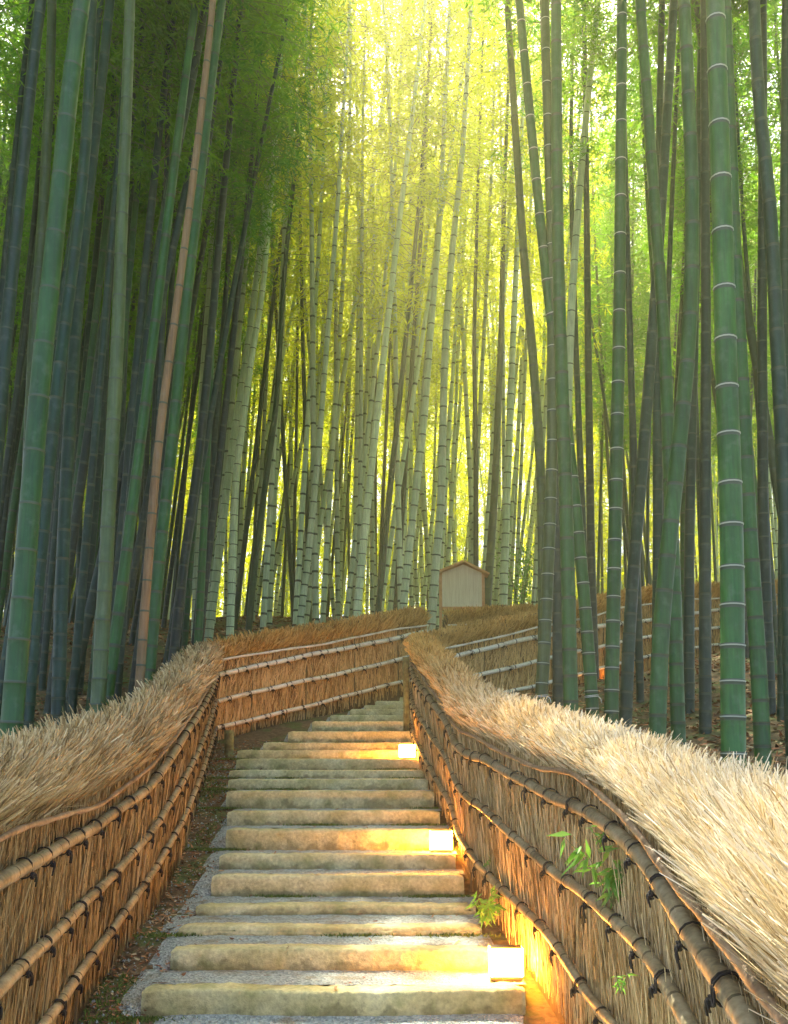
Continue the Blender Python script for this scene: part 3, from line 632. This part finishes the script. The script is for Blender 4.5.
H_ = [
 ([(10, 742), (22, 603), (31, 496), (39, 389), (47, 316), (58, 210), (72, 62), (82, 0)], 22, 'green', 'dark', 'thickest bright green bamboo at the far left, leaning right over the fence top', .12),
 ([(20, 640), (28, 480), (34, 329), (43, 226), (45, 171), (51, 65), (52, 0)], 13, 'olive', 'dark', 'olive-grey bamboo just behind the thickest far-left one'),
 ([(-14, 640), (-4, 450), (7, 325), (20, 192), (32, 68), (41, 0)], 15, 'teal', 'dark', 'dark blue-green bamboo crossing the top left corner'),
 ([(28, 700), (37, 586), (49, 463), (61, 352), (70, 291), (80, 205), (87, 137), (92, 0)], 14, 'teal', 'mid', 'dark teal bamboo to the right of the thickest far-left one'),
 ([(58, 715), (61, 603), (66, 480), (76, 320), (90, 180), (104, 60), (110, 0)], 13.5, 'teal', 'mid', 'blue-grey bamboo with close rings rising over the left fence'),
 ([(98, 701), (105, 586), (111, 463), (118, 335), (121, 240), (124, 171), (128, 68), (130, 0)], 15, 'olive', 'dark', 'upright olive-green bamboo above the dip in the left fence'),
 ([(78, 690), (90, 560), (102, 422), (107, 308), (112, 171), (114, 60), (118, 0)], 9.5, 'teal', 'dark', 'slim blue-green bamboo left of the upright olive-green one'),
 ([(112, 660), (117, 520), (122, 400), (128, 250), (134, 100), (138, 0)], 9, 'teal', 'dark', 'slim teal bamboo right of the upright olive-green one'),
 ([(119, 640), (127, 545), (135, 463), (146, 352), (158, 250), (178, 144), (196, 62), (206, 0)], 12, 'teal', 'dark', 'long blue-green bamboo slanting strongly right beside the tan one'),
 ([(139, 689), (148, 566), (156, 463), (168, 365), (176, 312), (193, 181), (205, 82), (213, 0)], 9.5, 'tan', 'dark', 'dead tan bamboo, the only brown one among the green culms on the left', .078),
 ([(148, 680), (158, 570), (170, 463), (181, 352), (189, 274), (202, 164), (212, 75), (222, 0)], 13, 'green', 'mid', 'green bamboo leaning right directly behind the dead tan one'),
 ([(173, 660), (184, 560), (197, 474), (207, 380), (214, 300)], 10, 'dark', 'mid', 'dark slanting bamboo between the green and the pale upright one left of centre'),
 ([(196, 634), (199, 504), (203, 381), (211, 274), (217, 154), (224, 68), (227, 0)], 11.5, 'pale', 'dark', 'tall pale grey-green bamboo with dark rings where the left fence turns'),
 ([(209, 632), (217, 570), (230, 463), (246, 360), (258, 270), (270, 160), (280, 30)], 10.5, 'pale', 'dark', 'pale bamboo leaning right just past the left fence corner'),
 ([(230, 632), (236, 475), (252, 352), (262, 300), (270, 205), (276, 130), (284, 20)], 9.5, 'pale', 'dark', 'pale yellowish bamboo rising behind the start of the orange fence'),
 ([(255, 560), (266, 480), (277, 400), (284, 274), (294, 178), (306, 79), (314, 0)], 8, 'olive', 'dark', 'dark olive bamboo slanting across the pale ones left of centre'),
 ([(300, 620), (307, 570), (319, 445), (327, 340), (338, 200), (345, 80)], 8.5, 'pale', 'mid', 'pale bamboo with dull rings, third to the right of the left fence corner'),
 ([(357, 612), (365, 528), (376, 424), (385, 343), (397, 240), (411, 127), (424, 14)], 10, 'pale', 'dark', 'brightest whitish bamboo in the middle, running highest into the yellow leaves'),
 ([(403, 608), (409, 549), (424, 424), (430, 340), (440, 220), (446, 80)], 10, 'pale', 'mid', 'pale bamboo standing behind the end of the orange fence'),
 ([(430, 640), (436, 560), (441, 507), (445, 340), (453, 240), (462, 160), (468, 60)], 11, 'pale', 'mid', 'pale green bamboo in the gap left of the notice board'),
 ([(487, 606), (495, 486), (501, 340), (504, 200), (508, 90)], 10.5, 'olive', 'mid', 'grey-green bamboo immediately right of the notice board'),
 ([(503, 606), (508, 465), (513, 340), (520, 180), (524, 60)], 10.5, 'pale', 'mid', 'second pale green bamboo right of the notice board'),
 ([(543, 700), (543, 555), (541, 469), (532, 343), (525, 274), (517, 154), (507, 0)], 10.5, 'olive', 'mid', 'dark olive bamboo leaning left, with its top at the middle of the upper edge'),
 ([(593, 716), (586, 615), (575, 499), (566, 420), (554, 343), (544, 257), (532, 137), (520, 10)], 12.5, 'green', 'white', 'curved green bamboo with a white cord tied near its foot, bending left as it rises'),
 ([(540, 710), (545, 640), (551, 500), (553, 404), (551, 205), (547, 103), (545, 0)], 12.5, 'olive', 'white', 'olive bamboo with white rings, nearest to the steps of the right group'),
 ([(571, 714), (567, 533), (562, 383), (559, 300), (557, 200), (556, 0)], 14.5, 'green', 'mid', 'straight green bamboo, thickest of the three at the left of the right group'),
 ([(558, 700), (562, 600), (566, 450), (572, 291), (581, 171), (589, 86), (598, 0)], 9.5, 'pale', 'dark', 'pale thin bamboo forking out to the right behind the straight green one'),
 ([(611, 718), (615, 533), (618, 383), (619, 343), (621, 137), (622, 0)], 14, 'green', 'white', 'grey-green bamboo with clear white rings standing quite upright'),
 ([(625, 722), (631, 598), (642, 469), (652, 340), (660, 230), (668, 100), (674, 0)], 12.5, 'teal', 'mid', 'blue-green bamboo slanting right beside the upright white-ringed one'),
 ([(678, 727), (674, 580), (669, 460), (665, 343), (657, 240), (650, 137), (640, 0)], 14, 'green', 'mid', 'green bamboo leaning left and crossing behind the S-curved one'),
 ([(657, 727), (661, 619), (672, 512), (681, 426), (690, 340), (693, 205), (689, 103), (684, 0)], 17, 'green', 'mid', 'S-curved thick green bamboo in the middle of the right group'),
 ([(689, 727), (689, 555), (694, 340), (698, 180), (702, 0)], 10.5, 'teal', 'dark', 'dark teal bamboo between the S-curved one and the thickest right one'),
 ([(705, 735), (705, 555), (706, 340), (705, 150), (704, 0)], 12, 'dark', 'mid', 'very dark straight bamboo directly left of the thickest right one'),
 ([(733, 748), (732, 525), (726, 374), (724, 274), (720, 154), (715, 0)], 24, 'green', 'white', 'thickest and brightest green bamboo on the right, with wide white rings', .135),
 ([(763, 761), (758, 649), (749, 533), (741, 360), (739, 343), (734, 240), (729, 103), (725, 0)], 16, 'green', 'mid', 'dark green bamboo directly right of the thickest white-ringed one'),
 ([(771, 740), (766, 600), (763, 512), (762, 340), (763, 100), (763, 0)], 11.5, 'teal', 'dark', 'straight dark bamboo near the right edge'),
 ([(792, 700), (786, 500), (777, 343), (771, 205), (758, 103), (754, 0)], 16, 'teal', 'mid', 'thick blue-green bamboo bowing left at the right edge of the picture'),
 ([(784, 770), (784, 600), (784, 340), (786, 0)], 12, 'teal', 'dark', 'upright dark teal bamboo cut by the right edge'),
 ([(657, 660), (658, 546), (657, 383), (658, 200), (662, 0)], 10.5, 'teal', 'dark', 'straight teal bamboo rising behind the S-curved green one'),
 ([(594, 650), (591, 555), (588, 340), (586, 150), (584, 0)], 8.5, 'dark', 'mid', 'thin dark brown-green bamboo left of the upright white-ringed one'),
 ([(558, 712), (558, 620), (557, 500), (553, 300), (548, 150)], 11, 'dark', 'mid', 'dark bamboo hidden close behind the straight green one'),
 ([(476, 600), (476, 465), (474, 340), (478, 180), (482, 60)], 7, 'olive', 'mid', 'thin dark bamboo rising straight behind the notice board'),
]
for h in H_:
    hero(h[0], h[1], h[2], h[3], h[4], h[5] if len(h) > 5 else None)

# random culms of the grove: shared shapes, 9..44 m away
def path_zone(x, y):
    lx = np.interp(y, [0, 3.3, 5, 6.1, 7.3, 9, 10.5, 12, 15, 20, 22, 30], [-1.3, -1.37, -1.55, -1.57, -1.64, -1.84, -2.06, -2.29, .55, 1.4, 6, 30])
    rx = np.interp(y, [0, 2.65, 4.1, 5, 5.9, 7.3, 9, 12.2, 13.5, 17, 19, 20, 30], [.7, .84, .86, .79, .66, .47, .34, .3, 2.07, 4.6, 6.5, 9.5, 60])
    return lx-.5 < x < rx+.5
def wild_culm(seed, body, style, H=15, near=False):
    g = random.Random(seed); z = np.linspace(0, H, 60); u = z/H
    a = g.uniform(0, 6.28); bend = g.uniform(.4, 1.4)
    P = np.stack([math.cos(a)*bend*u**3+.06*np.sin(u*5+a), math.sin(a)*bend*u**3+.06*np.cos(u*4+a)-.06*math.cos(a), z-.3*u**6], -1); P -= P[0]
    return P, culm_mesh(P, .056, .012, M[body], None, near, style)
VAR = {b: [wild_culm(sd+i*7, b, 'dark' if b in ('pale', 'tan') else 'mid', near=False) for i in range(n)] for b, n, sd in (('pale', 5, 10), ('teal', 5, 60), ('green', 4, 90), ('olive', 4, 130), ('dark', 4, 170))}
placed = list(hero_base); count = 0
def ok(x, y, dmin):
    return all((x-a)**2+(y-b)**2 > dmin**2 for a, b in placed)
zones = [ # (n, ylo, yhi, pxlo, pxhi, kinds, dmin, label, group)
 (46, 7.5, 15.5, -40, 215, ('teal', 'teal', 'dark', 'green', 'dark'), .42, 'dark blue-green bamboo in the crowd behind the left fence', 'dark bamboos crowding the left side'),
 (17, 9, 16.5, 575, 830, ('teal', 'dark', 'green', 'teal', 'olive'), .5, 'green bamboo in the second row behind the right-hand group', 'bamboos in the second row on the right'),
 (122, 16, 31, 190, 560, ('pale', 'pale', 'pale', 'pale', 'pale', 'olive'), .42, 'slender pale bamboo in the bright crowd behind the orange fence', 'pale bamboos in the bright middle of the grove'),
 (30, 16, 30, -60, 200, ('teal', 'dark', 'green', 'dark'), .6, 'dim bamboo far back on the left of the grove', 'dim bamboos far back on the left'),
 (28, 20, 32, 560, 850, ('teal', 'pale', 'olive', 'green'), .6, 'slender bamboo far back on the right of the grove', 'slender bamboos far back on the right'),
]
for n, y0, y1, a, b, kinds, dmin, lb, gr in zones:
    k = 0; tries = 0
    while k < n and tries < 6000:
        tries += 1; y = y0+(y1-y0)*random.random()**.8; xp = random.uniform(a, b); x = (xp-394)/F*y
        if path_zone(x, y) or not ok(x, y, dmin): continue
        if 425 < xp < 500 and y < 19.5: continue
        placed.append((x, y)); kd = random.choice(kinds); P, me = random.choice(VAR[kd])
        root = thing('bamboo', (x, y, gz(x, y)-.08), lb, 'bamboo', gr)
        mean = .055 if xp < 420 else (.03 if xp < 560 else -.005)
        root.rotation_euler = (random.gauss(0, .03), random.gauss(mean, .05), 0)
        s_ = random.uniform(.78, 1.08) if y < 16 else random.uniform(.85, 1.15); root.scale = (s_, s_, random.uniform(.9, 1.12) if not (16 < y < 25 and 190 < xp < 620) else random.uniform(1.12, 1.38))
        link('culm', me, root)
        fo = place_crown(root, P, random.uniform(6.3, 8.0) if y < 16 else random.uniform(5.2, 7.5), CROWN_THIN if 230 < xp < 560 and y > 13 else CROWN, random.uniform(.9, 1.15)); k += 1

# the deep grove beyond, and the culms standing outside the frame: one uncountable mass
def grove_mass(name, spots, crown_src, lbl, body, lo=.25, lm='leaf_shade'):
    mb = MB(); g = np.random.default_rng(5)
    src = []
    for me in crown_src:
        nv = len(me.vertices); co = np.empty(nv*3, np.float32); me.vertices.foreach_get('co', co); co = co.reshape(-1, 3)
        tot = np.empty(len(me.polygons), np.int32); me.polygons.foreach_get('loop_total', tot); li = np.empty(len(me.loops), np.int32); me.loops.foreach_get('vertex_index', li)
        mi = np.empty(len(me.polygons), np.int32); me.polygons.foreach_get('material_index', mi); src.append((co, li.reshape(-1, 4), mi))
    for (x, y, H) in spots:
        z0 = gz(x, y)-.1; t = np.linspace(0, 1, 9); lx, ly = g.normal(.05, .05), g.normal(0, .05); bx, by = g.normal(0, .8, 2)
        P = np.stack([x+lx*H*t+bx*t**3, y+ly*H*t+by*t**3, z0+H*t], -1); mb.tube(P, np.linspace(.055, .012, 9), 6, 2)
        co, fq, mi = src[g.integers(len(src))]; a = g.random()*6.28; c, s = math.cos(a), math.sin(a)
        Rm = np.array([[c, -s, 0], [s, c, 0], [0, 0, 1]]); st = g.uniform(lo, lo+.2); V = co@Rm.T; zz = V[:, 2]/10; k = st+(1-st)*zz
        V = np.stack([V[:, 0]+np.interp(k, t, P[:, 0]), V[:, 1]+np.interp(k, t, P[:, 1]), z0+H*k], -1)
        mb.add(V, fq, mi)
    o = link(name, mb.mesh(name, [M[lm], M['twig'], body], False)); tag(o, lbl, 'bamboo grove', None, 'stuff'); return o
sp = []
g = random.Random(3)
while len(sp) < 400:
    y = g.uniform(31, 62); x = g.uniform(-.5, .42)*y
    sp.append((x, y, g.uniform(17, 25)))
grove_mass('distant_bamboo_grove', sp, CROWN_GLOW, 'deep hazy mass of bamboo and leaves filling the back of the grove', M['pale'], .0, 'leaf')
sp = []
while len(sp) < 130:
    y = g.uniform(17, 46); x = g.choice([-1, -1, 1])*g.uniform(.235, .52)*y
    if not path_zone(x, y): sp.append((x, y, g.uniform(13, 17)))
grove_mass('flanking_bamboo_grove', sp, CROWN_FAR[1:3], 'dense dark bamboo and leaves closing both flanks of the grove', M['teal'], .3)
sp = []
while len(sp) < 150:
    y = g.uniform(3, 28); x = g.choice([-1, 1])*(max(y, 0)*.45+g.uniform(2.6, 8))
    if not path_zone(x, y): sp.append((x, y, g.uniform(13, 16)))
grove_mass('side_bamboo_grove', sp, CROWN_FAR[2:], 'bamboos closing in the grove on either side of the path', M['teal'])

def thicket():
    g = np.random.default_rng(8); n = 60000; y = g.uniform(38, 66, n); x = g.uniform(-.52, .52, n)*y
    hgt = 4.5*(.5+.5*np.sin(x*.9+y*.3)*np.sin(x*.37-y*.5+1))+1.2; z = terrain(x, y)+g.random(n)*hgt
    v = g.normal(0, 1, (n, 3)); v[:, 2] -= .3; v *= (g.uniform(.14, .3, n)/np.linalg.norm(v, axis=1))[:, None]; sd_ = np.cross(v, g.normal(size=(n, 3))); sd_ *= (.04/np.linalg.norm(sd_, axis=1))[:, None]
    r_ = np.c_[x, y, z]; V = np.stack([r_, r_+v*.45+sd_, r_+v, r_+v*.45-sd_], 1).reshape(-1, 3)
    tag(link('undergrowth', build('undergrowth', V, [np.arange(n)[:, None]*4+np.array([[0, 1, 2, 3]])], [np.zeros(n, int)], [M['leaf']], False)), 'light green undergrowth far back among the bamboo trunks', 'undergrowth', None, 'stuff')
thicket()
# ------------------------------------------------------------------ small plants, litter
def sprig(p, n, size, label, face=(0, -1, 0)):
    root = thing('bamboo_sprig', p, label, 'plant'); g = np.random.default_rng(int(abs(p[0]*1000)))
    mb = MB(); rs = []; vs = []
    for k in range(n):
        a = g.uniform(-1.2, 1.2); L = size*g.uniform(.5, 1.1); t = np.linspace(0, 1, 6)
        S_ = np.stack([np.sin(a)*L*t*.6, -.02-.10*L*t*3*(1-t*.5), L*t-.25*L*t*t], -1); mb.tube(S_, np.linspace(.0022, .001, 6), 5)
        for q in range(g.integers(7, 12)):
            u = g.uniform(.25, 1); c = np.array([np.interp(u, t, S_[:, i]) for i in range(3)]); v = g.normal(0, 1, 3)*np.array([1, .6, .6])+np.array([0, -.4, -.35]); v /= np.linalg.norm(v); rs.append(c); vs.append(v*size*g.uniform(.16, .30))
    link('stem', mb.mesh('stem', [M['twig']]), root)
    r_ = np.array(rs); v_ = np.array(vs); n_ = len(r_); sd_ = np.cross(v_, np.array([0, -1, .3])+g.normal(0, .4, (n_, 3))); sd_ /= np.linalg.norm(sd_, axis=1)[:, None]; wv = np.linalg.norm(v_, axis=1)*.11; sd_ *= wv[:, None]
    dz = np.array([0, 0, 1])*np.linalg.norm(v_, axis=1)[:, None]*.12
    V = np.stack([r_, r_+v_*.35+sd_, r_+v_*.35+dz*.5, r_+v_*.35-sd_, r_+v_-dz], 1).reshape(-1, 3); i5 = np.arange(n_)[:, None]*5
    FT = np.concatenate([i5+np.array([[0, 1, 2]]), i5+np.array([[0, 2, 3]]), i5+np.array([[1, 4, 2]]), i5+np.array([[2, 4, 3]])])
    link('leaves', build('leaves', V, [FT], [np.zeros(len(FT), int)], [M['weed']], True), root)
q = px(620, 905, 3.75); sprig((q.x-.03, q.y, q.z), 10, .36, 'bright green bamboo sprig growing out of the right fence between its rails')
q = px(607, 848, 3.75); sprig((q.x-.03, q.y, q.z), 2, .15, 'small grey-green leaf tuft over the thick rail of the right fence')
q = px(489, 925, 5.75); sprig((q.x-.02, q.y, q.z), 10, .27, 'leafy green weed at the foot of the right fence beside the steps')
q = px(484, 868, 6.05); sprig((q.x, q.y, q.z), 2, .09, 'tiny green sprout on the low rail of the right fence')
q = px(634, 992, 3.25); sprig((q.x-.05, q.y, q.z), 2, .13, 'small yellow-green sprout low on the right fence near the bottom edge')

def shrub(p, h, rad, n, label):
    root = thing('shrub', p, label, 'shrub'); g = np.random.default_rng(11); mb = MB(); rs = []
    for k in range(9):
        a = g.uniform(0, 6.28); t = np.linspace(0, 1, 6); L = g.uniform(.6, 1)
        S_ = np.stack([math.cos(a)*rad*t**1.5*L, math.sin(a)*rad*t**1.5*L, h*t*L], -1); mb.tube(S_, np.linspace(.012, .004, 6), 5)
        u = g.uniform(.3, 1, n//9); rs.append(np.stack([np.interp(u, t, S_[:, i]) for i in range(3)], -1)+g.normal(0, .09, (n//9, 3)))
    link('stems', mb.mesh('stems', [M['twig']]), root)
    r_ = np.concatenate(rs); v_ = g.normal(0, 1, (len(r_), 3)); v_ /= np.linalg.norm(v_, axis=1)[:, None]; v_ *= .08
    sd_ = np.cross(v_, g.normal(size=v_.shape)); sd_ /= np.linalg.norm(sd_, axis=1)[:, None]; sd_ *= .02
    V = np.stack([r_, r_+v_*.5+sd_, r_+v_, r_+v_*.5-sd_], 1).reshape(-1, 3)
    link('leaves', build('leaves', V, [np.arange(len(r_))[:, None]*4+np.array([[0, 1, 2, 3]])], [np.zeros(len(r_), int)], [M['weed']], False), root)
q = px(521, 600, 22.0); shrub((q.x, 22, gz(q.x, 22)), 2.4, .55, 900, 'leafy green shrub behind the far fence, right of the notice board')

# fallen leaves and moss tufts
litter = plain('fallen_leaf', (.30, .15, .06), .8)
m, nt, bs = mat('fallen_leaf'); at = nt.nodes.new('ShaderNodeAttribute'); at.attribute_name = 'tint'
r = ramp(nt, [(0, (.10, .05, .025)), (.5, (.36, .13, .05)), (.8, (.50, .27, .12)), (1, (.5, .42, .26))], at.outputs['Fac']); nt.links.new(r.outputs[0], bs.inputs['Base Color']); bs.inputs['Roughness'].default_value = .8; litter = m
def scatter_leaves(name, N, fx, size, label):
    xy = fx(N); z = terrain(xy[:, 0], xy[:, 1])+rng.uniform(.004, .02, len(xy)); n = len(xy)
    v = rng.normal(0, 1, (n, 3)); v[:, 2] *= .25; v /= np.linalg.norm(v, axis=1)[:, None]; L = rng.uniform(.6, 1.3, n)*size; v *= L[:, None]
    up = np.tile([0, 0, 1.], (n, 1))+rng.normal(0, .35, (n, 3))
    me = blades(name, np.c_[xy, z]-v/2, v, L*.32, [litter], rng.normal(0, size*.12, (n, 3)), side=up, blunt=.15)
    tag(link(name, me), label, 'leaves', None, 'stuff')
def fx_right(N):
    y = rng.uniform(3, 24, N); x = rng.uniform(.03, .5, N)*y+.8; k = np.array([not path_zone(a, b) for a, b in zip(x, y)]); return np.c_[x, y][k]
def fx_left(N):
    y = rng.uniform(4, 26, N); x = -rng.uniform(.0, .5, N)*y-.5; k = np.array([not path_zone(a, b) for a, b in zip(x, y)]); return np.c_[x, y][k]
scatter_leaves('fallen_leaves', 26000, fx_right, .075, 'red-brown fallen leaves carpeting the ground among the right-hand bamboos')
scatter_leaves('fallen_leaves', 20000, fx_left, .075, 'dull brown fallen leaves on the dark ground behind the left fence')
def fx_path(N):
    y = rng.uniform(4.3, 12, N); lx = np.interp(y, FL_[:, 0], FL_[:, 1]); sx = np.interp(y, STZ, [px(STL[i], STY[i], STZ[i]).x for i in range(21)])
    x = lx+rng.random(N)**1.4*(sx-lx+.02); return np.c_[x, y]
scatter_leaves('fallen_leaves', 2600, fx_path, .035, 'scattered straw bits and dry leaves on the dirt strip left of the steps')
# dry leaves and straw bits dropped on the steps
xy = []; zz = []
for i in range(20):
    x0 = px(STL[i], STY[i], STZ[i]).x; x1 = px(STR[i], STY[i], STZ[i]).x
    for k in range(16 if i < 8 else 7): xy.append((rng.uniform(x0, x1), rng.uniform(STZ[i]+.03, STZ[i+1]-.02))); zz.append(STEP[i]+rng.uniform(.003, .012))
xy = np.array(xy); n = len(xy); v = rng.normal(0, 1, (n, 3)); v[:, 2] *= .12; v /= np.linalg.norm(v, axis=1)[:, None]; L = rng.uniform(.02, .06, n); v *= L[:, None]
tag(link('fallen_leaves', blades('fallen_leaves', np.c_[xy, zz]-v/2, v, L*.28, [litter], rng.normal(0, .004, (n, 3)), side=np.tile([0, 0, 1.], (n, 1))+rng.normal(0, .3, (n, 3)), blunt=.15)), 'dry leaves and straw bits dropped on the stone steps', 'leaves', None, 'stuff')
# pebbles on the dirt strip and stray chips
mb = MB(); N = 900; xy = fx_path(N); 
ico = np.array([[1, 0, 0], [-1, 0, 0], [0, 1, 0], [0, -1, 0], [0, 0, 1], [0, 0, -1]], float); fi = np.array([[0, 2, 4], [2, 1, 4], [1, 3, 4], [3, 0, 4], [2, 0, 5], [1, 2, 5], [3, 1, 5], [0, 3, 5]])
for x, y in xy:
    mb.add(ico*rng.uniform(.004, .012)*rng.uniform(.6, 1.2, (1, 3))+np.array([x, y, gz(x, y)+.003]), fi)
tag(link('pebbles', mb.mesh('pebbles', [M['gravel']], False)), 'small grey pebbles on the dirt beside the steps', 'pebbles', None, 'stuff')
# moss tufts at the foot of the risers and on the strip
rs = []
for i in range(21):
    if rng.random() < .2: continue
    x0 = px(STL[i], STY[i], STZ[i]).x; x1 = px(STR[i], STY[i], STZ[i]).x
    for k in range(3):
        c = rng.choice([x0-.06, x1-.15, rng.uniform(x0, x1)]); n = rng.integers(120, 320); lowz = STEP[i-1] if i else STEP[0]-.135
        rs.append(np.c_[c+rng.normal(0, .10, n), STZ[i]-.012-np.abs(rng.normal(0, .022, n)), np.full(n, lowz-.004)])
xy = fx_path(9000); kk = (np.sin(xy[:, 0]*7+xy[:, 1]*2.2)+np.sin(xy[:, 1]*4.1)) > .9; xy = xy[kk]; rs.append(np.c_[xy, terrain(xy[:, 0], xy[:, 1])])
rs = np.concatenate(rs); n = len(rs); v = rng.normal(0, .5, (n, 3)); v[:, 2] = 1; v *= rng.uniform(.008, .024, n)[:, None]
m, nt, bs = mat('moss'); at = nt.nodes.new('ShaderNodeAttribute'); at.attribute_name = 'tint'; r = ramp(nt, [(0, (.06, .11, .015)), (1, (.20, .28, .05))], at.outputs['Fac']); nt.links.new(r.outputs[0], bs.inputs['Base Color']); bs.inputs['Roughness'].default_value = .9
tag(link('moss', blades('moss', rs, v, np.full(n, .007), [m], blunt=.2)), 'green moss tufts in the corners of the steps and on the dirt strip', 'moss', None, 'stuff')

# ------------------------------------------------------------------ the air between the culms
import os
if HAZE > 0:
    hb = MB(); hb.box((0, 30, 11), (60, 50, 15)); ho = link('haze', hb.mesh('haze', [], False)); tag(ho, kind='stuff', label='thin luminous mist hanging in the grove', cat='haze')
    hm = bpy.data.materials.new('haze'); hm.use_nodes = True; hn = hm.node_tree; hn.nodes.clear()
    ou = hn.nodes.new('ShaderNodeOutputMaterial'); pv = hn.nodes.new('ShaderNodeVolumePrincipled')
    pv.inputs['Color'].default_value = (.98, .92, .50, 1); pv.inputs['Density'].default_value = HAZE; pv.inputs['Anisotropy'].default_value = .6
    hn.links.new(pv.outputs[0], ou.inputs['Volume']); ho.data.materials.append(hm)
